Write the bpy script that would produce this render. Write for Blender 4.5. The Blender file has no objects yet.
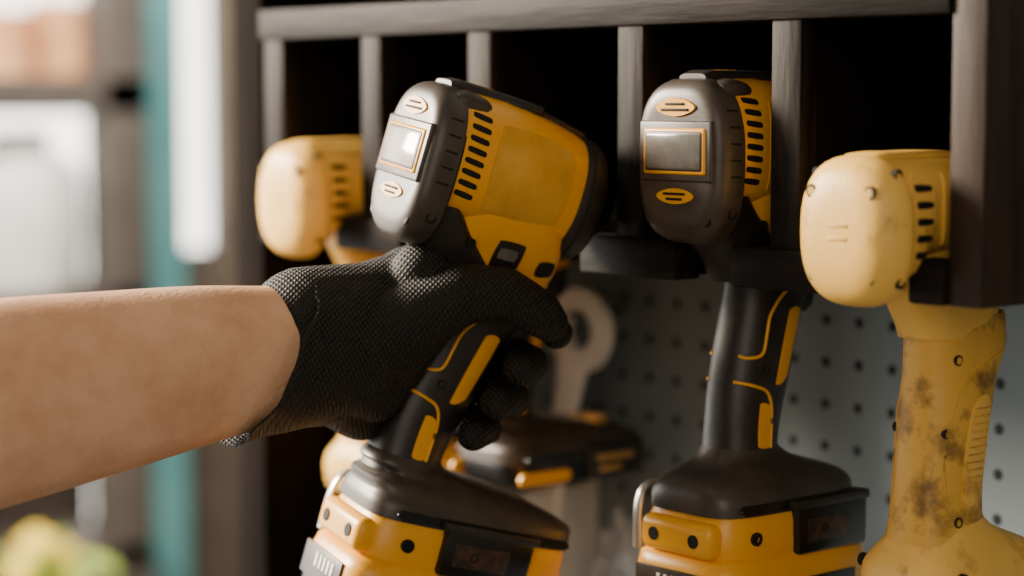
import bpy, bmesh, math, random
from mathutils import Vector, Matrix, Euler
random.seed(4)
COL=bpy.context.scene.collection
MM=0.001
# ---------------------------------------------------------------- materials
def hx(h):
    h=h.lstrip('#'); v=[int(h[i:i+2],16)/255 for i in (0,2,4)]
    return tuple([(c/12.92 if c<=0.04045 else ((c+0.055)/1.055)**2.4) for c in v])+(1,)
def mat(name,c1,c2=None,rough=0.5,metal=0.0,scale=20,bump=0.0,bscale=200,lo=0.4,hi=0.6,stretch=None,spec=0.5,btype='noise',coat=0,sss=0,bdist=0.001):
    m=bpy.data.materials.new(name); m.use_nodes=True
    nt=m.node_tree; b=nt.nodes['Principled BSDF']
    b.inputs['Roughness'].default_value=rough; b.inputs['Metallic'].default_value=metal
    b.inputs['Specular IOR Level'].default_value=spec
    if coat: b.inputs['Coat Weight'].default_value=coat
    if sss:
        b.inputs['Subsurface Weight'].default_value=sss
        b.inputs['Subsurface Radius'].default_value=(0.01,0.004,0.002); b.inputs['Subsurface Scale'].default_value=0.6
    tc=nt.nodes.new('ShaderNodeTexCoord'); mp=nt.nodes.new('ShaderNodeMapping')
    nt.links.new(tc.outputs['Object'],mp.inputs['Vector'])
    if stretch: mp.inputs['Scale'].default_value=stretch
    c2=c2 or c1
    n=nt.nodes.new('ShaderNodeTexNoise'); n.inputs['Scale'].default_value=scale; n.inputs['Detail'].default_value=6; n.inputs['Roughness'].default_value=0.65
    nt.links.new(mp.outputs['Vector'],n.inputs['Vector'])
    r=nt.nodes.new('ShaderNodeValToRGB'); r.color_ramp.elements[0].position=lo; r.color_ramp.elements[1].position=hi
    r.color_ramp.elements[0].color=hx(c1); r.color_ramp.elements[1].color=hx(c2)
    nt.links.new(n.outputs['Fac'],r.inputs['Fac']); nt.links.new(r.outputs['Color'],b.inputs['Base Color'])
    if bump:
        if btype=='noise':
            t=nt.nodes.new('ShaderNodeTexNoise'); t.inputs['Scale'].default_value=bscale; out=t.outputs['Fac']
            t.inputs['Detail'].default_value=3
            nt.links.new(mp.outputs['Vector'],t.inputs['Vector'])
        else:   # knit : two crossed diagonal wave bands
            outs=[]
            for ang in (0.7,-0.7):
                mp2=nt.nodes.new('ShaderNodeMapping'); mp2.inputs['Rotation'].default_value=(0.5,ang,0.3)
                nt.links.new(tc.outputs['Object'],mp2.inputs['Vector'])
                t=nt.nodes.new('ShaderNodeTexWave'); t.inputs['Scale'].default_value=bscale; t.inputs['Distortion'].default_value=0.8
                nt.links.new(mp2.outputs['Vector'],t.inputs['Vector']); outs.append(t.outputs['Fac'])
            mm=nt.nodes.new('ShaderNodeMath'); mm.operation='MULTIPLY'; nt.links.new(outs[0],mm.inputs[0]); nt.links.new(outs[1],mm.inputs[1]); out=mm.outputs[0]
            mx=nt.nodes.new('ShaderNodeMix'); mx.data_type='RGBA'; nt.links.new(out,mx.inputs['Factor'])
            mx.inputs['A'].default_value=hx('#070605'); nt.links.new(r.outputs['Color'],mx.inputs['B']); nt.links.new(mx.outputs['Result'],b.inputs['Base Color'])
        bp=nt.nodes.new('ShaderNodeBump'); bp.inputs['Strength'].default_value=bump; bp.inputs['Distance'].default_value=bdist
        nt.links.new(out,bp.inputs['Height']); nt.links.new(bp.outputs['Normal'],b.inputs['Normal'])
    return m
M={}
M['yellow']=mat('yellow_plastic','#cf9018','#f0aa1c',0.34,scale=55,lo=0.22,hi=0.42,bump=0.08,bscale=900)
M['yellow_lab']=mat('yellow_label','#c9922c','#dba53c',0.26,scale=60,lo=0.3,hi=0.6)
M['old']=mat('worn_yellow_plastic','#b8893a','#f2c05a',0.45,scale=40,lo=0.30,hi=0.43,bump=0.15,bscale=400)
M['oldg']=mat('grimy_yellow_plastic','#82612a','#e0ac44',0.5,scale=46,lo=0.33,hi=0.5,bump=0.2,bscale=400)
M['rubber']=mat('dark_rubber','#1d1917','#2b2521',0.42,scale=60,bump=0.25,bscale=1500,bdist=0.0005)
M['cap']=mat('charcoal_plastic','#37312c','#453d36',0.40,scale=50,bump=0.15,bscale=1200,bdist=0.0005)
M['black']=mat('black_plastic','#0e0d0c','#171413',0.28)
M['slot']=mat('vent_dark','#050404','#080606',0.8)
M['screen']=mat('label_grey_reflection','#a8a298','#bab4aa',0.15,scale=80)  # lighter grey paints the reflection on the held driver's label
M['screen_d']=mat('label_dark_grey','#625f5b','#6f6c68',0.2,scale=80)
M['metal']=mat('steel','#b8b4ae','#d2cec8',0.3,metal=0.9,scale=60)
M['metal2']=mat('bright_satin_steel','#f2f0ea','#fbf9f4',0.35,metal=0.0,scale=60)
M['screw']=mat('screw_steel','#4a4643','#6a6560',0.4,metal=0.8)
M['brass']=mat('brass_ring','#a87a35','#c4974d',0.35,metal=0.5)
M['white']=mat('white_print','#f0ede6','#f8f5ee',0.5)
M['red']=mat('rating_print','#4b2a17','#20150f',0.5,scale=200)
M['woodx']=mat('dark_stained_wood_rail','#0f0c0a','#352d27',0.6,scale=110,lo=0.42,hi=0.85,bump=0.8,bscale=150,stretch=(0.12,1,1),spec=0.12)
M['woodz']=mat('dark_stained_wood_upright','#110e0c','#382f29',0.6,scale=110,lo=0.42,hi=0.85,bump=0.8,bscale=150,stretch=(1,1,0.12),spec=0.12)
M['woodin']=mat('near_black_wood','#060504','#090807',0.9,spec=0.1)  # near-black colour for the rack's inner boards
M['brown']=mat('brown_wood','#241a15','#37281f',0.6,scale=70,stretch=(1,1,0.15),spec=0.25,bump=0.5,bscale=150)
M['dkbrown']=mat('dark_brown_wood','#100c0a','#181210',0.9,scale=50,stretch=(1,1,0.15),spec=0.05)
M['glove']=mat('black_knit_glove','#26211d','#38312b',0.66,scale=220,bump=1.0,bscale=150,btype='v',spec=0.4,bdist=0.0008)
M['skin']=mat('skin','#d59a73','#ebbb94',0.43,scale=30,lo=0.28,hi=0.62,bump=0.8,bscale=460,sss=0.10,bdist=0.0007)
M['sleeve']=mat('grey_cotton','#3b3b40','#4a4a50',0.9,bump=0.4,bscale=500)
# ---------------------------------------------------------------- mesh helpers
def finish(name,me,material,parent=None,ang=40,smooth=True):
    me.update()
    bm=bmesh.new(); bm.from_mesh(me); bmesh.ops.recalc_face_normals(bm,faces=bm.faces); bm.to_mesh(me); bm.free()
    if smooth:
        for p in me.polygons: p.use_smooth=True
        me.set_sharp_from_angle(angle=math.radians(ang))
    o=bpy.data.objects.new(name,me); COL.objects.link(o)
    if material: me.materials.append(material)
    if parent: o.parent=parent
    return o
def empty(name,loc=(0,0,0),rot=(0,0,0),scale=1):
    e=bpy.data.objects.new(name,None); COL.objects.link(e); e.location=loc
    e.rotation_euler=[math.radians(a) for a in rot]; e.scale=(scale,)*3; e.empty_display_size=0.05
    return e
def cr(p0,p1,p2,p3,t):
    return tuple(0.5*((2*b)+(-a+c)*t+(2*a-5*b+4*c-d)*t*t+(-a+3*b-3*c+d)*t**3) for a,b,c,d in zip(p0,p1,p2,p3))
def resample(S,k):
    if k<=1: return S
    out=[]
    for i in range(len(S)-1):
        p0=S[max(i-1,0)];p1=S[i];p2=S[i+1];p3=S[min(i+2,len(S)-1)]
        for j in range(k): out.append(cr(p0,p1,p2,p3,j/k))
    out.append(S[-1]); return out
def sell(th,a,b,n):
    c,s=math.cos(th),math.sin(th)
    return (math.copysign(abs(c)**(2/n),c)*a, math.copysign(abs(s)**(2/n),s)*b)
def loft(name,S,axis,material,parent=None,k=3,N=56,ang=40,unit=MM):
    S=resample(S,k); vs=[];fs=[]
    for (p,c1,c2,r1,r2,n) in S:
        for i in range(N):
            u,v=sell(2*math.pi*i/N,r1,r2,n)
            q=(p,c1+u,c2+v) if axis=='x' else ((c1+u,c2+v,p) if axis=='z' else (c1+u,p,c2+v))
            vs.append([a*unit for a in q])
    for j in range(len(S)-1):
        for i in range(N):
            a=j*N+i;b=j*N+(i+1)%N
            fs.append((a,b,b+N,a+N))
    fs.append(tuple(range(N))); fs.append(tuple(range((len(S)-1)*N,len(S)*N)))
    me=bpy.data.meshes.new(name); me.from_pydata(vs,[],fs)
    return finish(name,me,material,parent,ang)
def box(name,c,s,material,parent=None,bev=0.0,rot=None,unit=1.0,seg=2):
    bm=bmesh.new(); bmesh.ops.create_cube(bm,size=1)
    for v in bm.verts: v.co=Vector((v.co.x*s[0],v.co.y*s[1],v.co.z*s[2]))
    if bev: bmesh.ops.bevel(bm,geom=bm.edges[:],offset=bev,segments=seg,profile=0.5,affect='EDGES')
    if rot: bmesh.ops.rotate(bm,verts=bm.verts,cent=(0,0,0),matrix=Euler([math.radians(a) for a in rot]).to_matrix())
    for v in bm.verts: v.co=(v.co+Vector(c))*unit
    me=bpy.data.meshes.new(name); bm.to_mesh(me); bm.free()
    return finish(name,me,material,parent,35)
def bx(name,x0,x1,y0,y1,z0,z1,material,parent=None,bev=0.0012):
    return box(name,((x0+x1)/2,(y0+y1)/2,(z0+z1)/2),(x1-x0,y1-y0,z1-z0),material,parent,bev)
def sweep(name,P,Rr,material,parent=None,unit=MM,N=24,k=1,up=Vector((0,0,1)),n=2,ang=60):
    D=[tuple(p)+tuple(r) for p,r in zip(P,Rr)]; D=resample(D,k)
    P=[Vector(d[:3]) for d in D]; vs=[];fs=[]
    for i,p in enumerate(P):
        t=(P[min(i+1,len(P)-1)]-P[max(i-1,0)]).normalized()
        sd=t.cross(up)
        if sd.length<0.05: sd=t.cross(Vector((1,0,0)))
        sd.normalize(); w=sd.cross(t).normalized()
        for j in range(N):
            a,b=sell(2*math.pi*j/N,D[i][3],D[i][4],n)
            vs.append((p+sd*a+w*b)*unit)
    L=len(P)
    for i in range(L-1):
        for j in range(N):
            a=i*N+j;b=i*N+(j+1)%N; fs.append((a,b,b+N,a+N))
    fs.append(tuple(range(N))); fs.append(tuple(range((L-1)*N,L*N)))
    me=bpy.data.meshes.new(name); me.from_pydata(vs,[],fs)
    return finish(name,me,material,parent,ang)
def side_patch(name,corners,surf,material,parent,off=0.6,rnd=0.35,sides=(-1,1),G=14):
    vs=[];fs=[]
    for sgn in sides:
        base=len(vs)
        for lay in (off,-1.2):
            for i in range(G+1):
                for j in range(G+1):
                    s=2*i/G-1; t=2*j/G-1
                    s2=s*math.sqrt(1-rnd*t*t/2); t2=t*math.sqrt(1-rnd*s*s/2)
                    a=(s2+1)/2;b=(t2+1)/2
                    x=(corners[0][0]*(1-a)+corners[1][0]*a)*(1-b)+(corners[3][0]*(1-a)+corners[2][0]*a)*b
                    z=(corners[0][1]*(1-a)+corners[1][1]*a)*(1-b)+(corners[3][1]*(1-a)+corners[2][1]*a)*b
                    y=surf(x,z)+lay
                    vs.append((x*MM,sgn*y*MM,z*MM))
        W=G+1
        for L in (0,1):
            o=base+L*W*W
            for i in range(G):
                for j in range(G): fs.append((o+i*W+j,o+i*W+j+1,o+(i+1)*W+j+1,o+(i+1)*W+j))
        rim=[(i,0) for i in range(G)]+[(G,j) for j in range(G)]+[(G-i,G) for i in range(G)]+[(0,G-j) for j in range(G)]
        for q in range(len(rim)):
            a=rim[q];b=rim[(q+1)%len(rim)]
            fs.append((base+a[0]*W+a[1],base+b[0]*W+b[1],base+W*W+b[0]*W+b[1],base+W*W+a[0]*W+a[1]))
    me=bpy.data.meshes.new(name); me.from_pydata(vs,[],fs)
    return finish(name,me,material,parent,50)
def interp(S,p):
    if p<=S[0][0]: return S[0]
    for a,b in zip(S,S[1:]):
        if a[0]<=p<=b[0]:
            t=(p-a[0])/(b[0]-a[0]+1e-9); return tuple(u+(v-u)*t for u,v in zip(a,b))
    return S[-1]
def disc(name,c,ry,rz,x0,x1,material,parent,N=28,n=2):
    return loft(name,[(x0,c[0],c[1],ry,rz,n),(x1,c[0],c[1],ry,rz,n)],'x',material,parent,k=1,N=N)
def side_screw(nm,x,z,surf,parent,r=3,m=None,sides=(-1,1)):
    for s in sides:
        y=surf(x,z)
        loft(nm,[(s*(y-2),x,z,r,r,2),(s*(y+0.5),x,z,r,r,2),(s*(y+0.6),x,z,r*0.75,r*0.75,2),(s*(y-0.6),x,z,r*0.6,r*0.6,2)],'y',m or M['slot'],parent,k=1,N=20)

# ---------------------------------------------------------------- cordless tool
def tool(name,loc,rot,style='black',screen='screen_d',scale=1,battery=True,c=54,hl=52):
    E=empty(name,loc,rot,scale)
    new=(style=='black')
    Y=M['yellow'] if new else M['old']
    H=M['rubber'] if new else M['oldg']
    if new:
        cap=[(-3.2,0,-5,19,26,3.0),(-2.9,0,-5,24,32,3.0),(-1.2,0,-5,27.6,36.6,3.0),(2.5,0,-5,30.0,39.8,2.9),(8,0,-5,31,41,2.8),(13,0,-5,31.2,41,2.8)]
        body=[(12,0,2,29.5,33.5,2.7),(22,0,3,30,33,2.7),(50,0,3,30,33,2.6),(78,0,1,28.5,31,2.5),(90,0,-1,27,30,2.4)]
    else:
        cap=[(-9,0,-12,13,14,2.3),(-8,0,-12,19,21,2.4),(-5.5,0,-12,24.5,28,2.5),(-1,0,-12,28.5,32.5,2.6),(4,0,-12,30.3,34.3,2.7),(7,0,-12,30.5,34.2,2.7)]
        body=[(5,0,-11,28,32.5,2.8),(16,0,-8,28.5,30,2.8),(25,0,-2.5,28.5,24,2.8),(70,0,-2,28,23.5,2.7),(92,0,-3,24,23,2.4)]
    loft('rear_cap',cap,'x',M['cap'] if new else Y,E)
    loft('motor_housing',body,'x',Y,E)
    bs=lambda x,z:(lambda s:s[3]*max(0.0,1-min(1,abs((z-s[2])/s[4]))**s[5])**(1/s[5]))(interp(body,x))
    cs=lambda x,z:(lambda s:s[3]*max(0.0,1-min(1,abs((z-s[2])/s[4]))**s[5])**(1/s[5]))(interp(cap,x))
    loft('seam_ring',[(12.5,0,-4,30.4,39.3,2.7),(14.2,0,-4,30.4,38.8,2.7)] if new else [(6.6,0,-12,29.6,33.2,2.7),(8,0,-12,29.4,33,2.7)],'x',M['slot'],E,k=1)
    if new:
        loft('nose_band',[(86,0,-2,25,28,2.4),(88,0,-2,28.5,32,2.4),(94,0,-2,29,32.5,2.4),(101,0,-3,27.5,30.5,2.3),(105,0,-3,22,24,2.2)],'x',M['rubber'],E,k=2)
        loft('nose_groove',[(90.5,0,-2,29.1,32.6,2.4),(92,0,-2,29.4,32.9,2.4)],'x',M['slot'],E,k=1)
    else:
        loft('nose_band',[(86,0,-3,22,22,2.4),(88,0,-3,24,24,2.4),(100,0,-3,23,23,2.3),(105,0,-3,21,21,2.2)],'x',M['black'],E,k=2)
    loft('gearbox_nose',[(103,0,-3,20,20,2),(110,0,-3,18,18,2),(116,0,-3,13,13,2),(117,0,-3,9,9,2)],'x',M['black'],E,k=1)
    loft('chuck',[(116,0,-3,8,8,2),(118,0,-3,9,9,2),(130,0,-3,9,9,2),(131,0,-3,6,6,2),(138,0,-3,6,6,2)],'x',M['screw'],E,k=1)
    if new:
        box('label_surround',(-2.6,0,0),(2.8,50,30),M['cap'],E,1.3,unit=MM,seg=3)
        box('label_frame',(-3.4,0,0),(3.2,43,23),M['yellow'],E,1.55,unit=MM,seg=3)
        box('label_frame_inner',(-3.8,0,0),(3.4,40.4,20.4),M['cap'],E,1.6,unit=MM,seg=3)
        box('label_screen',(-4.2,0,0),(3.2,38.5,18.0),M[screen],E,1.4,unit=MM)
        loft('vent_upper',[(-4.1,0,21.5,13.5,4.4,1.7),(3,0,22,15,6,1.7)],'x',M['yellow'],E,k=1,N=32)
        for i in range(2): box('vent_upper_slot',(-4.1,0,23.1-i*2.8),(1.4,13+i*6,1.3),M['slot'],E,0.4,unit=MM)
        loft('vent_lower',[(-4.1,0,-22,12.5,3.8,1.8),(2,0,-22,14,5,1.8)],'x',M['yellow'],E,k=1,N=32)
        for i in range(2): box('vent_lower_slot',(-4.1,0,-20.8-i*2.6),(1.4,15-i*4,1.2),M['slot'],E,0.4,unit=MM)
        for sy in (-1,1):
            disc('cap_screw',(sy*19,-33),3.6,3.6,-1.6,3,M['slot'],E)
            disc('cap_screw_head',(sy*19,-33),2.3,2.3,-1.8,3,M['screw'],E)
        side_screw('cap_side_screw',8,-30,cs,E,2.8)
        for z in (20,12,4,-4,-12):
            side_patch('cap_grip_groove',[(4,z-0.5),(11,z-0.9),(11,z+0.3),(4,z+0.5)],cs,M['slot'],E,0.15,0.3,G=4)
        side_patch('side_label',[(32,-21),(78,-19),(78,22),(32,26)],bs,M['yellow_lab'],E,0.9,0.3)
        for i in range(8):
            z=25-i*5.6
            side_patch('vent_slot',[(16,z-1.3),(27,z-2.6),(27,z+0.4),(16,z+1.7)],bs,M['slot'],E,0.25,0.5,G=5)
        loft('top_spine',[(8,0,35,9,3,4),(14,0,36.5,10,3.4,4),(40,0,36.5,10,3.2,4),(44,0,36,13,3.6,4),(60,0,36,13,3.4,4),(64,0,34.5,8,3,4),(90,0,30,8,3,4)],'x',M['rubber'],E,k=1,N=32)
        box('spine_inlay_rear',(26,0,39.4),(14,12,1.0),M['yellow'],E,0.4,unit=MM)
        for sy in (-1,1): loft('shoulder_pad',[(8,sy*15,27,7,6,3),(14,sy*16,29,8,6.5,3),(24,sy*17,28.5,7,5,3),(28,sy*17,28,4,3,3)],'x',M['cap'],E,k=2,N=24)
    else:
        side_patch('vent_frame',[(9,-34),(24,-24),(24,16),(9,14)],bs,Y,E,1.3,0.4)
        for i in range(5):
            z=8-i*7.5
            side_patch('vent_slot',[(11,z-1.9),(22,z-1.4),(22,z+1.4),(11,z+1.9)],bs,M['slot'],E,1.5,0.5,G=6)
        side_patch('side_badge',[(30,-20),(84,-18),(82,16),(30,16)],bs,Y,E,1.2,0.4)
        for sy in (-1,1):
            disc('cap_screw',(sy*17,6),3.2,3.2,-7.4,4,M['slot'],E); disc('cap_screw_head',(sy*17,6),2,2,-7.6,4,M['oldg'],E)
            disc('cap_screw',(sy*16,-32),3.2,3.2,-5.6,4,M['slot'],E)
        for i in range(2): box('rear_slot',(-9,0,-9-i*6),(1.2,12,1.6),M['oldg'],E,0.5,unit=MM)
        side_screw('housing_screw',4,14,cs,E,2.6)
        side_screw('housing_screw',4,-34,cs,E,2.6)
        loft('spine_ridge',[(0,0,15,10,4,3),(8,0,19.5,12,4,3),(26,0,20.5,10,3.5,3),(60,0,21,9,3,3),(88,0,18,8,3,3)],'x',Y,E,k=2,N=24)
    # neck
    if new: neck=[(-64,66,0,27,15.5,3.2),(-56,65,0,29,16,3),(-48,63,0,32,17,3),(-42,62,0,34,19,3),(-34,60,0,36,22,3),(-26,59,0,37,24.5,3),(-16,58,0,37,26,3)]
    else: neck=[(-64,72,0,27,15.5,3.2),(-56,70,0,29,16,3),(-44,66,0,33,16.5,3),(-34,64,0,34,18,3),(-28,63,0,34,19,3),(-18,62,0,32,24,3)]
    loft('neck_housing',neck,'z',Y,E)
    ns=lambda x,z:(lambda s:s[4]*max(0.0,1-min(1,abs((x-s[1])/s[3]))**s[5])**(1/s[5]))(interp(neck,z))
    if new:
        loft('rear_overmould',[(-66,50,0,21,17,2.6),(-52,43,0,23,17.6,2.6),(-42,33,0,22,20.5,2.6),(-32,24,0,17,23,2.6),(-22,18,0,12,25,2.6)],'z',M['rubber'],E)
        side_patch('badge_dark',[(51,-47),(67,-46),(67,-31),(51,-31)],ns,M['rubber'],E,0.9,0.3)
        side_patch('badge_mark',[(53,-41),(64,-41),(64,-35),(53,-35)],ns,M['screen_d'],E,1.2,0.3)
        side_patch('lamp_lens',[(78,-46),(90,-44),(90,-36),(78,-37)],ns,M['slot'],E,1.0,0.6)
        side_screw('neck_screw',36,-37,lambda x,z:22.5,E,2.6)
    # handle
    if new:
        hd=[(-160,45,0,21,18.5,2.5),(-150,44,0,19,17.5,2.4),(-140,45,0,19.5,17,2.4),(-128,47,0,20.5,17,2.4),(-115,50,0,21.5,17.2,2.4),(-98,54,0,22,17.2,2.4),(-80,59,0,22.5,16.8,2.5),(-66,64,0,25,16.2,2.6),(-54,66,0,27,15,2.6)]
    else:
        hd=[(-160,66,0,25,21,2.5),(-148,65,0,22.5,19,2.4),(-132,66,0,22,18.5,2.4),(-115,68,0,22.5,18.8,2.4),(-98,70,0,23.5,19,2.4),(-84,73,0,24.5,18,2.5),(-68,77,0,29,16.5,2.7),(-54,76,0,27,15.5,2.7)]
    loft('grip_handle',hd,'z',H,E)
    hs=lambda x,z:(lambda s:s[4]*max(0.0,1-min(0.995,abs((x-s[1])/s[3]))**s[5])**(1/s[5]))(interp(hd,z))
    t=0 if new else 12
    loft('trigger',[(-84,84+t,0,4,6,3),(-80,86+t,0,8,7,3),(-70,87+t,0,7,7.5,3),(-60,90+t,0,8,7.5,3),(-54,90+t,0,8,6,3)],'z',M['black'] if new else M['oldg'],E,k=2,N=28)
    def pipe(nm,pts,m,r,o):
        pts=resample([tuple(map(float,p)) for p in pts],6)
        for s in (-1,1):
            P=[(x,s*(hs(x,z)+o),z) for x,z in pts]
            sweep(nm,P,[(r,r)]*len(P),m,E,N=8)
    if new:
        pipe('piping_upper',[(86,-63),(72,-66),(58,-72),(49,-82),(46,-92),(43,-102),(36,-104),(33,-103)],M['yellow'],0.9,0.2)
        pipe('piping_lower',[(30,-116),(38,-118),(46,-122),(49,-132),(48,-150)],M['yellow'],0.9,0.2)
        side_patch('grip_panel',[(51,-120),(61,-116),(72,-80),(62,-79)],hs,M['yellow'],E,0.7,0.35)
        side_patch('grip_panel_lower',[(39,-150),(48,-150),(48,-128),(41,-126)],hs,M['yellow'],E,0.6,0.35)
        side_screw('grip_screw',45,-110,hs,E,2.4)
    else:
        pipe('grip_seam',[(94,-72),(80,-76),(64,-84),(56,-96),(52,-118),(52,-150)],M['oldg'],0.8,-0.1)
        side_patch('grip_texture_panel',[(58,-144),(74,-142),(84,-90),(66,-92)],hs,Y,E,0.9,0.7)
        for i in range(12):
            z=-97-i*3.6; cx=75-(i*3.6)*0.2
            side_patch('grip_groove',[(cx-7,z-0.4),(cx+6,z-0.4),(cx+6,z+0.4),(cx-7,z+0.4)],hs,M['oldg'],E,1.3,0.2,G=4)
        side_screw('grip_screw',60,-74,hs,E,2.6); side_screw('grip_screw',53,-108,hs,E,2.4); side_screw('grip_screw',58,-150,hs,E,2.6)
    # foot
    F=M['cap'] if new else Y
    if new:
        m1=(c*0.6+45*0.4)
        loft('foot',[(-180,c,0,hl,33,4.5),(-173,c,0,hl,32.8,4.4),(-168,c,0,hl-1.5,31,4.0),(-163,c-(c-50)*0.3,0,hl-9,27.5,3.4),(-159,m1-1,0,hl-20,23.5,2.9),(-155,46,0,24,19.5,2.6),(-150,44,0,19,17.5,2.4)],'z',F,E)
        side_patch('foot_step',[(c-hl+10,-179),(c+hl-8,-179),(c+hl-8,-174),(c-hl+10,-174)],lambda x,z:32.6,M['black'],E,0.7,0.2)
    else:
        c=82; hl=46
        loft('foot',[(-182,c,0,44,33,4.5),(-174,c,0,44,32.5,4.2),(-168,c-1,0,41,30,3.6),(-162,c-6,0,33,25,3),(-156,69,0,25.5,21,2.6),(-150,65,0,22.5,19,2.5)],'z',F,E)
    if battery and new:
        Yb=M['yellow']; r0=c-hl; f0=c+hl
        loft('battery_upper',[(-204,c,0,hl-1,33.5,4.5),(-198,c,0,hl,34,4.5),(-184,c,0,hl-0.5,33.5,4.5),(-179,c,0,hl-3,32,4.5)],'z',Yb,E,k=1)
        loft('battery_lower',[(-234,c,0,hl+2,36,5),(-230,c,0,hl+4.5,38,5),(-210,c,0,hl+4.5,38,5),(-204,c,0,hl+3,37,5),(-200,c,0,hl-2,33,5)],'z',Yb,E,k=1)
        loft('battery_base',[(-243,c,0,hl,34,5),(-238,c,0,hl+3,37,5),(-229,c,0,hl+5.2,38.6,5),(-225,c,0,hl+5.2,38.6,5)],'z',M['black'],E,k=1)
        lx=r0+(72 if hl<58 else 64)
        for s in (-1,1):
            box('latch_block',(lx,s*31,-190),(52,14,25),M['black'],E,2.5,unit=MM)
            box('latch_ledge',(lx,s*33,-177),(56,10,5),M['rubber'],E,1.5,unit=MM)
            box('latch_label',(lx-4,s*38.1,-190),(32,0.8,12),M['red'],E,0.3,unit=MM)
            side_screw('latch_screw',lx-8,-190,lambda x,z:38.3,E,2.4,sides=(s,))
            box('battery_label',(lx-10,s*38.2,-219),(52,1,11),M['black'],E,0.4,unit=MM)
            box('battery_label_mark',(lx-20,s*38.8,-219),(20,0.6,4),M['white'],E,0.2,unit=MM)
        box('rear_lobe',(r0+3,0,-192),(16,50,18),Yb,E,5,unit=MM,seg=4)
        disc('rear_lobe_screw',(-14,-192),3.4,3.4,r0-5.6,r0,M['slot'],E)
        disc('rear_lobe_screw',(14,-192),3.4,3.4,r0-5.6,r0,M['slot'],E)
        side_screw('foot_screw',r0+20,-191,lambda x,z:33.6,E,3.4)
        box('gauge_panel',(r0-4.6,4,-217),(1.6,46,17),M['cap'],E,0.6,unit=MM)
        for i in range(5): box('gauge_bar',(r0-5.6,-10+i*5,-215),(0.6,2.4,7),M['white'],E,0.2,unit=MM)
        P=[(r0+28,31,-176),(r0+22,34,-173),(r0+14,35.5,-171),(r0+7,35.5,-175),(r0+4,35.5,-186),(r0+4,35.5,-204)]
        sweep('belt_hook',P,[(1.0,2.6)]*len(P),M['metal'],E,k=3,N=10,up=Vector((0,1,0)),n=4)
    elif battery:
        loft('battery_upper',[(-204,c,0,45,34,4.5),(-198,c,0,46,34.5,4.5),(-186,c,0,45,34,4.5),(-181,c,0,42,31,4.5)],'z',Y,E,k=1)
        loft('battery_lower',[(-240,c,0,44,33,5),(-236,c,0,48,36,5),(-210,c,0,48,36,5),(-203,c,0,44,33,5)],'z',M['black'],E,k=1)
        for s in (-1,1):
            box('latch_button',(c,s*33,-193),(26,8,15),M['oldg'],E,2.5,unit=MM)
            for i in range(3): box('latch_rib',(c-8+i*8,s*37.2,-193),(2,1.4,11),M['slot'],E,0.4,unit=MM)
        side_screw('foot_screw',c-34,-174,lambda x,z:30.5,E,3.2); side_screw('foot_screw',c+34,-174,lambda x,z:29,E,3.2)
        disc('rear_screw',(14,-190),3.4,3.4,c-46.6,c-40,M['slot'],E); disc('rear_screw',(-14,-190),3.4,3.4,c-46.6,c-40,M['slot'],E)
    else:
        loft('foot_plate',[(-194,c,0,hl-6,31,4.5),(-190,c,0,hl-3,32.5,4.5),(-178,c,0,hl-2,33,4.5)],'z',M['black'] if new else Y,E,k=1)
        if new:
            side_patch('foot_trim',[(c-hl+4,-192),(c-hl+44,-192),(c-hl+44,-184),(c-hl+4,-184)],lambda x,z:32.5,M['yellow'],E,1.2,0.4)
            for s in (-1,1):
                box('latch_block',(c+24,s*30,-182),(46,12,22),M['rubber'],E,2.5,unit=MM)
                box('latch_label',(c+22,s*36.2,-180),(30,0.8,4),M['brass'],E,0.3,unit=MM)
                box('latch_label',(c+18,s*36.2,-187),(18,0.8,4),M['brass'],E,0.3,unit=MM)
            loft('lanyard_ring',[(-170,c+22,-10,13,13,2),(-158,c+22,-10,13,13,2),(-158,c+22,-10,8,8,2),(-162,c+22,-10,7,7,2)],'z',M['brass'],E,k=1,N=24)
        side_screw('foot_screw',c-28,-172,lambda x,z:30,E,3.4); side_screw('foot_screw',c+28,-172,lambda x,z:30,E,3.4)
    return E

HR=(6,15,79)
tool('impact_driver',(0.0700,-0.110,1.5750),HR,'black','screen',c=83,hl=60)
tool('impact_driver',(0.168,-0.018,1.574),(0,0,90),'black','screen_d')
tool('impact_driver',(-0.0625,0.014,1.562),(0,0,90),'black','screen_d',battery=False,c=84,hl=56)
tool('cordless_drill',(0.279,-0.020,1.5520),(0,0,90),'old',battery=True)
tool('cordless_drill',(-0.1655,-0.024,1.5500),(0,0,90),'old',battery=False,scale=1.03)

# ---------------------------------------------------------------- rack
RK=empty('tool_rack')
Zt0,Zt1,Zb0,Zb1=1.6370,1.6555,1.508,1.528; DP=0.19
div=[(-0.228,-0.208),(-0.123,-0.104),(-0.021,-0.001),(0.103,0.122),(0.211,0.230)]
for i,(a,b) in enumerate(div):
    bx('divider_edge_%d'%i,a,b,0.0,0.012,Zb1-0.004,Zt0+0.006,M['woodz'],RK)
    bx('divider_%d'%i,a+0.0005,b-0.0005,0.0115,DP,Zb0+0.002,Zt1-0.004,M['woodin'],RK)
bx('end_panel',0.3185,0.3375,0.0,DP,Zb0,Zt1+0.04,M['brown'],RK)
bx('end_panel_left',-0.232,-0.2285,0.002,DP,Zb0,Zt1,M['woodz'],RK)
bx('top_rail',-0.232,0.3185,-0.002,0.02,Zt0,Zt1,M['woodx'],RK)
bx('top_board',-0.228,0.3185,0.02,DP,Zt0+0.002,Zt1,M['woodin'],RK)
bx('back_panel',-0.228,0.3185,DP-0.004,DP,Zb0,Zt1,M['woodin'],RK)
gaps=[(-0.184,-0.147),(-0.082,-0.043),(0.034,0.077),(0.149,0.188),(0.2590,0.2985)]
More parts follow.
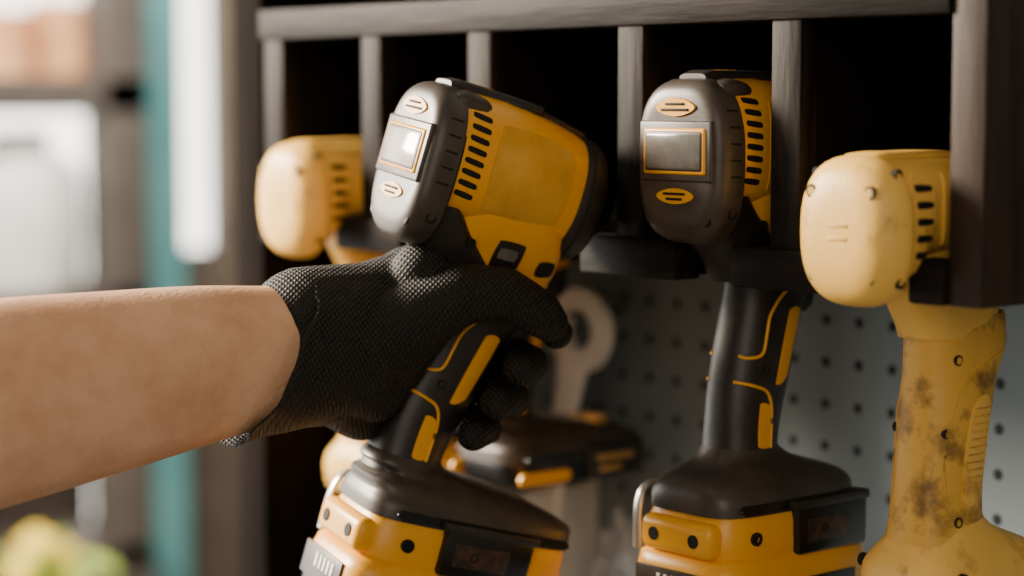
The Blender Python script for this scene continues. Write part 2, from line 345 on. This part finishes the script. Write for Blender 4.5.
xs=[-0.230]+[v for g in gaps for v in g]+[0.3185]
for i in range(0,len(xs),2):
    bx('bottom_rail_%d'%(i//2),xs[i],xs[i+1],-0.003,0.016,Zb0,Zb1,M['woodx'],RK,0.0016)
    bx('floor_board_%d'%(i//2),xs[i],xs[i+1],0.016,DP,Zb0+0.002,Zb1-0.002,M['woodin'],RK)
PB=empty('rack_upright_panel')
bx('upright',-0.265,-0.2325,0.0,0.21,0.0,2.3,M['dkbrown'],PB,0.002)

# ---------------------------------------------------------------- pegboard wall
def pegmat():
    m=bpy.data.materials.new('pegboard_paint'); m.use_nodes=True; nt=m.node_tree; b=nt.nodes['Principled BSDF']
    tc=nt.nodes.new('ShaderNodeTexCoord'); sp=nt.nodes.new('ShaderNodeSeparateXYZ'); nt.links.new(tc.outputs['Object'],sp.inputs[0])
    def mth(op,a,bv=None):
        n=nt.nodes.new('ShaderNodeMath'); n.operation=op
        if isinstance(a,(int,float)): n.inputs[0].default_value=a
        else: nt.links.new(a,n.inputs[0])
        if bv is not None:
            if isinstance(bv,(int,float)): n.inputs[1].default_value=bv
            else: nt.links.new(bv,n.inputs[1])
        return n.outputs[0]
    P=0.0254
    def cell(o):
        f=mth('FRACT',mth('DIVIDE',mth('ADD',o,10),P)); return mth('MULTIPLY',mth('SUBTRACT',f,0.5),P)
    x=cell(sp.outputs['X']); z=cell(sp.outputs['Z'])
    d=mth('SQRT',mth('ADD',mth('MULTIPLY',x,x),mth('MULTIPLY',z,z)))
    hole=mth('LESS_THAN',d,0.0033)
    n=nt.nodes.new('ShaderNodeTexNoise'); n.inputs['Scale'].default_value=12; nt.links.new(tc.outputs['Object'],n.inputs['Vector'])
    r=nt.nodes.new('ShaderNodeValToRGB'); r.color_ramp.elements[0].color=hx('#737f84'); r.color_ramp.elements[1].color=hx('#818c90')
    nt.links.new(n.outputs['Fac'],r.inputs['Fac'])
    mx=nt.nodes.new('ShaderNodeMix'); mx.data_type='RGBA'
    nt.links.new(hole,mx.inputs['Factor']); nt.links.new(r.outputs['Color'],mx.inputs['A']); mx.inputs['B'].default_value=hx('#101214')
    nt.links.new(mx.outputs['Result'],b.inputs['Base Color']); b.inputs['Roughness'].default_value=0.6; b.inputs['Specular IOR Level'].default_value=0.25
    return m
box('pegboard',(0.60,0.205,1.15),(1.66,0.008,2.3),pegmat(),None,0.001)

# wrench hung on a long peg hook
W=empty('ring_wrench',(-0.108,0.165,1.449))
def ring(name,ro,ri,th,material,parent,N=40):
    vs=[];fs=[]
    prof=[(ri,-th/2),((ri+ro)/2,-th/2-0.6),(ro,-th/2+1),(ro,th/2-1),((ri+ro)/2,th/2+0.6),(ri,th/2)]
    for i in range(N):
        a=2*math.pi*i/N
        for r,y in prof: vs.append((r*math.cos(a)*MM,y*MM,r*math.sin(a)*MM))
    K=len(prof)
    for i in range(N):
        for j in range(K): fs.append((i*K+j,i*K+(j+1)%K,((i+1)%N)*K+(j+1)%K,((i+1)%N)*K+j))
    me=bpy.data.meshes.new(name); me.from_pydata(vs,[],fs); return finish(name,me,material,parent)
ring('ring_head',28,13,8,M['metal2'],W)
sweep('shank',[(-8,0,-19),(-14,0,-48),(-26,0,-100),(-32,0,-130)],[(15,3),(12,2.5),(10,2.5),(12,3)],M['metal2'],W,k=4,N=16,up=Vector((0,1,0)),n=3)
box('peg_hook',(0,14,11),(4,50,3.5),M['screw'],W,1,unit=MM)
BN=empty('bright_patch_stand_in',(-0.178,0.154,1.29))  # made-up white box standing in for a blurred bright area
box('stand_in_back',(0,0.045,0.02),(0.095,0.004,0.14),M['white'],BN,0.001)
box('stand_in_front',(0,-0.045,0),(0.095,0.004,0.10),M['white'],BN,0.001)
box('stand_in_side_a',(-0.0455,0,0),(0.004,0.09,0.10),M['white'],BN,0.001)
box('stand_in_side_b',(0.0455,0,0),(0.004,0.09,0.10),M['white'],BN,0.001)
box('stand_in_base',(0,0,-0.05),(0.095,0.09,0.004),M['white'],BN,0.001)
mb=mat('clear_plastic_film','#c9cecf','#e5e9ea',0.15,scale=30); nb=mb.node_tree.nodes['Principled BSDF']; nb.inputs['Alpha'].default_value=0.5
bm=bmesh.new(); bmesh.ops.create_icosphere(bm,subdivisions=4,radius=1)
for v in bm.verts:
    p=v.co.copy(); f=1+0.16*math.sin(9*p.x+4*p.z)*math.cos(7*p.z+3*p.y)+0.08*math.sin(17*p.z+11*p.y)
    v.co=Vector((p.x*0.034*f,p.y*0.016*f,p.z*0.075*f*(1 if p.z<0 else 0.8)))
me=bpy.data.meshes.new('plastic_bag'); bm.to_mesh(me); bm.free()
o=finish('plastic_bag',me,mb,None,30); o.location=(-0.078,0.182,1.265)

# ---------------------------------------------------------------- hand + arm (in grip frame)
HM=empty('gloved_hand_and_forearm',(0.0700,-0.110,1.5750),HR)
def hulls(name,groups,material,parent,voxel=1.5,smooth=6):
    V=[];Fc=[]
    for g in groups:
        bm=bmesh.new()
        for (x,y,z,r) in g:
            t=bmesh.new(); bmesh.ops.create_icosphere(t,subdivisions=3,radius=r,matrix=Matrix.Translation((x,y,z)))
            for v in t.verts: bm.verts.new(v.co)
            t.free()
        bmesh.ops.convex_hull(bm,input=bm.verts[:],use_existing_faces=False)
        for v in [v for v in bm.verts if not v.link_faces]: bm.verts.remove(v)
        bmesh.ops.recalc_face_normals(bm,faces=bm.faces)
        bm.verts.index_update(); b=len(V)
        V+=[tuple(v.co*MM) for v in bm.verts]; Fc+=[tuple(v.index+b for v in f.verts) for f in bm.faces]
        bm.free()
    me=bpy.data.meshes.new(name); me.from_pydata(V,[],Fc)
    o=finish(name,me,material,parent,180)
    md=o.modifiers.new('remesh','REMESH'); md.mode='VOXEL'; md.voxel_size=voxel*MM; md.use_smooth_shade=True
    sm=o.modifiers.new('smooth','SMOOTH'); sm.iterations=smooth; sm.factor=0.5
    return o
def chain(pts): return [[pts[i],pts[i+1]] for i in range(len(pts)-1)]
G=[]
G.append([(-28,2,-98,29),(-28,2,-122,29),(0,4,-88,27),(-2,6,-120,25)])
G.append([(0,4,-88,26),(-2,6,-122,23),(24,8,-68,19),(18,10,-134,17)])
G.append([(24,10,-64,17),(18,14,-132,15),(54,27,-68,11),(46,28,-132,10)])
G.append([(-24,-6,-106,25),(6,-11,-92,21),(4,-9,-118,18)])
G.append([(6,-12,-92,20),(28,-20,-70,16),(20,-10,-110,13)])
G.append([(6,-8,-118,17),(16,-8,-124,13),(20,-10,-108,13)])
G.append([(22,-8,-58,16),(32,2,-50,13),(18,0,-90,18)])
# fingers : knuckle, middle joint, end joint, tip
G+=chain([(54,28,-68,11.5),(88,25,-64,9.8),(106,8,-66,9.0),(103,-14,-71,8.6)])          # index on trigger
G+=chain([(54,28,-89,11.2),(88,24,-89,10.0),(97,-8,-90,9.4),(80,-28,-92,9.0)])          # middle
G+=chain([(50,28,-109,11),(82,24,-109,9.8),(92,-8,-110,9.3),(73,-27,-112,8.8)])         # ring
G+=chain([(46,27,-127,10),(74,22,-128,8.8),(84,-5,-129,8.4),(66,-25,-131,7.9)])         # little
# thumb : base, knuckle, joint, tip
G+=chain([(14,-14,-86,20),(36,-25,-63,16),(58,-30,-56,12.8),(80,-30,-62,12.2),(90,-27,-66,9.6)])
hulls('glove',G,M['glove'],HM,voxel=1.3,smooth=3)
def cuff():
    vs=[];fs=[];N=64
    prof=[(10,0.92),(-2,1.0),(-14,1.03),(-24,1.03),(-31,1.06),(-35,1.10),(-36,1.07),(-31,1.01),(-20,0.98),(-8,0.92)]
    for (dx,s) in prof:
        for i in range(N):
            a=2*math.pi*i/N
            y=32*s*math.cos(a); z=39.5*s*math.sin(a)
            w=max(0,min(1,(-dx-2)/18))
            x=-8+dx+0.20*z*w+(1.5*math.sin(6*a)+0.8*math.sin(11*a))*w
            vs.append((x*MM,(0+y)*MM,(-110+z+0.38*(x+22))*MM))
    K=len(prof)
    for j in range(K):
        for i in range(N):
            a=j*N+i;b=j*N+(i+1)%N;c=((j+1)%K)*N+(i+1)%N;d=((j+1)%K)*N+i
            fs.append((a,b,c,d))
    me=bpy.data.meshes.new('glove_cuff'); me.from_pydata(vs,[],fs); finish('glove_cuff',me,M['glove'],HM,70)
cuff()
P=[(10,4,-98),(-20,2,-108),(-45,0,-117),(-80,-3,-129),(-120,-7,-144),(-173,-11,-164),(-230,-15,-186),(-290,-18,-208),(-330,-20,-222)]
Rr=[(20,26),(24,31),(27,34.5),(31,39),(36,43),(41,48),(44,51),(42,47),(40,44)]
sweep('forearm',P,Rr,M['skin'],HM,k=5,N=48,n=2.15)
sweep('shirt_sleeve',[(-262,-17,-198),(-268,-17,-200),(-320,-20,-218),(-400,-25,-246)],[(47,52),(50,55),(52,57),(56,60)],M['sleeve'],HM,k=3,N=40)

# ---------------------------------------------------------------- room
Mw=mat('plaster_wall','#77736d','#847f78',0.9,scale=6,bump=0.3,bscale=60)
Mt=mat('teal_paint','#62adb6','#76bcc2',0.5,scale=12)
Mg=mat('grey_painted_frame','#4f4b47','#5e5955',0.6,scale=10)
Mtp=mat('taupe_frame','#5d5248','#6e6155',0.6,scale=10)
Mj=mat('translucent_white_plastic','#dfe4e8','#f2f5f7',0.4,scale=8)
Mo=mat('orange_cardboard','#cf8f66','#e6b083',0.7,scale=9)
Mf=mat('floor_concrete','#4a4540','#5a544d',0.85,scale=5)
Mgr=mat('leaf_green','#7d9a3a','#a5b84c',0.6,scale=20)
Mfl=mat('flower_yellow','#f0cc3c','#f6dc60',0.6,scale=20)
XW=-2.3
bx('floor',-2.5,3.0,-3.2,2.2,-0.05,0.0,Mf,None,0)
bx('ceiling',-2.5,3.0,-3.2,2.2,2.8,2.85,Mw,None,0)
bx('wall_back',-2.5,3.0,2.1,2.2,0,2.8,Mw,None,0)
bx('wall_right',3.0,3.1,-3.2,2.2,0,2.8,Mw,None,0)
bx('wall_front',-2.5,3.0,-3.3,-3.2,0,2.8,Mw,None,0)
WL=empty('wall_left')
bx('wall_below',XW-0.1,XW,-1.6,2.1,0,0.55,Mw,WL,0)
bx('wall_above',XW-0.1,XW,-3.2,2.1,2.5,2.8,Mw,WL,0)
bx('wall_far',XW-0.1,XW,1.34,2.1,0.55,2.5,Mtp,WL,0)
bx('wall_near',XW-0.1,XW,-3.2,-2.9,0,2.5,Mw,WL,0)
bx('wall_pier',XW-0.1,XW,0.0,0.3,0.55,2.5,Mw,WL,0)
WN=empty('window_1')
bx('jamb_teal',XW,XW+0.05,1.070,1.160,0.0,2.5,Mt,WN,0.004)
bx('jamb_grey',XW,XW+0.04,1.235,1.36,0.0,2.5,Mtp,WN,0.004)
bx('mullion',XW-0.04,XW-0.01,1.15,1.25,1.30,1.33,Mg,WN,0.002)
bx('lower_panel',XW-0.04,XW-0.01,1.15,1.25,0.55,1.3,Mtp,WN,0.002)
SH=empty('storage_shelf')
bx('post_right',XW+0.18,XW+0.25,0.895,0.975,0,2.5,Mg,SH,0.003)
bx('post_left',XW+0.02,XW+0.25,0.30,0.34,0,2.3,Mg,SH,0.003)
for i,(z,t) in enumerate([(0.45,0.04),(0.86,0.04),(1.285,0.03),(1.605,0.06),(1.99,0.03)]):
    bx('shelf_%d'%i,XW+0.02,XW+0.25,0.34,0.975,z-t/2,z+t/2,Mg,SH,0.003)
bx('back_slat',XW+0.02,XW+0.03,0.34,0.975,0.1,1.27,mat('dark_slat','#3b332e','#463c35',0.8),SH,0)
def jar(name,x,y,z,r,h,m):
    return loft(name,[(z,x,y,r*0.9,r*0.9,2),(z+h*0.05,x,y,r,r,2),(z+h*0.7,x,y,r,r,2),(z+h*0.82,x,y,r*0.75,r*0.75,2),(z+h*0.86,x,y,r*0.5,r*0.5,2),(z+h,x,y,r*0.5,r*0.5,2)],'z',m,SH,k=2,N=32,unit=1)
jar('plastic_jug',XW+0.14,0.80,1.3,0.10,0.25,Mj)
jar('plastic_jug',XW+0.14,0.58,1.3,0.09,0.25,Mj)
def can(name,x,y,z,r,h,m): return loft(name,[(z,x,y,r,r,2),(z+h,x,y,r,r,2),(z+h,x,y,r*0.9,r*0.9,2),(z+h-0.008,x,y,r*0.88,r*0.88,2)],'z',m,SH,k=1,N=32,unit=1)
can('paint_can',XW+0.15,0.76,1.635,0.065,0.10,Mo)
can('paint_can',XW+0.13,0.88,1.635,0.045,0.12,Mo)
can('paint_can',XW+0.13,0.60,1.635,0.07,0.11,Mo)
BE=empty('wooden_bench')
Mb=mat('bench_wood','#8a6d4a','#a78757',0.5,scale=8)
bx('bench_top',-2.0,-1.2,0.2,0.95,0.66,0.72,Mb,BE,0.004)
for a,b in ((-1.97,0.23),(-1.97,0.87),(-1.28,0.23),(-1.28,0.87)): bx('bench_leg',a,a+0.05,b,b+0.05,0,0.66,Mb,BE,0.002)
FL=empty('potted_flowers',(-1.75,0.60,0.72))
loft('pot',[(0,0,0,0.05,0.05,2),(0.09,0,0,0.065,0.065,2),(0.095,0,0,0.055,0.055,2)],'z',Mo,FL,k=1,N=28,unit=1)
bm=bmesh.new(); bm2=bmesh.new()
for i in range(70):
    a=random.uniform(0,6.28); r=random.uniform(0,0.12); h=random.uniform(0.1,0.24)
    p=Vector((r*math.cos(a),r*math.sin(a),h))
    mt=Matrix.Translation(p)@Euler((random.uniform(-1,1),random.uniform(-1,1),a)).to_matrix().to_4x4()@Matrix.Diagonal((0.035,0.012,0.004,1))
    bmesh.ops.create_icosphere(bm,subdivisions=2,radius=1,matrix=mt)
    if i%4==0: bmesh.ops.create_icosphere(bm2,subdivisions=2,radius=0.02,matrix=Matrix.Translation(p+Vector((0,0,0.02))))
for b,n,m in ((bm,'leaves',Mgr),(bm2,'blossoms',Mfl)):
    me=bpy.data.meshes.new(n); b.to_mesh(me); b.free(); finish(n,me,m,FL)

# ---------------------------------------------------------------- lights / world
w=bpy.data.worlds.new('world'); bpy.context.scene.world=w; w.use_nodes=True
w.node_tree.nodes['Background'].inputs['Color'].default_value=(1.0,0.95,0.88,1); w.node_tree.nodes['Background'].inputs['Strength'].default_value=5.5
def area(name,loc,tgt,size,power,col):
    l=bpy.data.lights.new(name,'AREA'); l.size=size; l.energy=power; l.color=col
    o=bpy.data.objects.new(name,l); COL.objects.link(o); o.location=loc
    o.rotation_euler=(Vector(tgt)-Vector(loc)).to_track_quat('-Z','Y').to_euler()
area('window_key_light',(-1.35,-0.85,2.15),(0.0,0,1.5),0.5,165,(1.0,0.86,0.68))
area('soft_fill_light',(1.5,-1.7,2.0),(0.1,0,1.4),1.3,15,(1.0,0.87,0.72))
area('background_fill_light',(-1.3,0.5,2.5),(-2.1,0.7,1.2),0.5,42,(1.0,0.90,0.78))  # added light that brightens the shelf background; no lamp hangs here

# ---------------------------------------------------------------- camera
cam=bpy.data.cameras.new('camera');co=bpy.data.objects.new('camera',cam);COL.objects.link(co)
co.location=(0.9,-0.74,1.6); co.rotation_euler=(1.4799204,0,0.8726648); cam.lens=73.30
cam.dof.use_dof=True; cam.dof.focus_distance=1.01; cam.dof.aperture_fstop=3.2
cam.clip_start=0.02
bpy.context.scene.camera=co
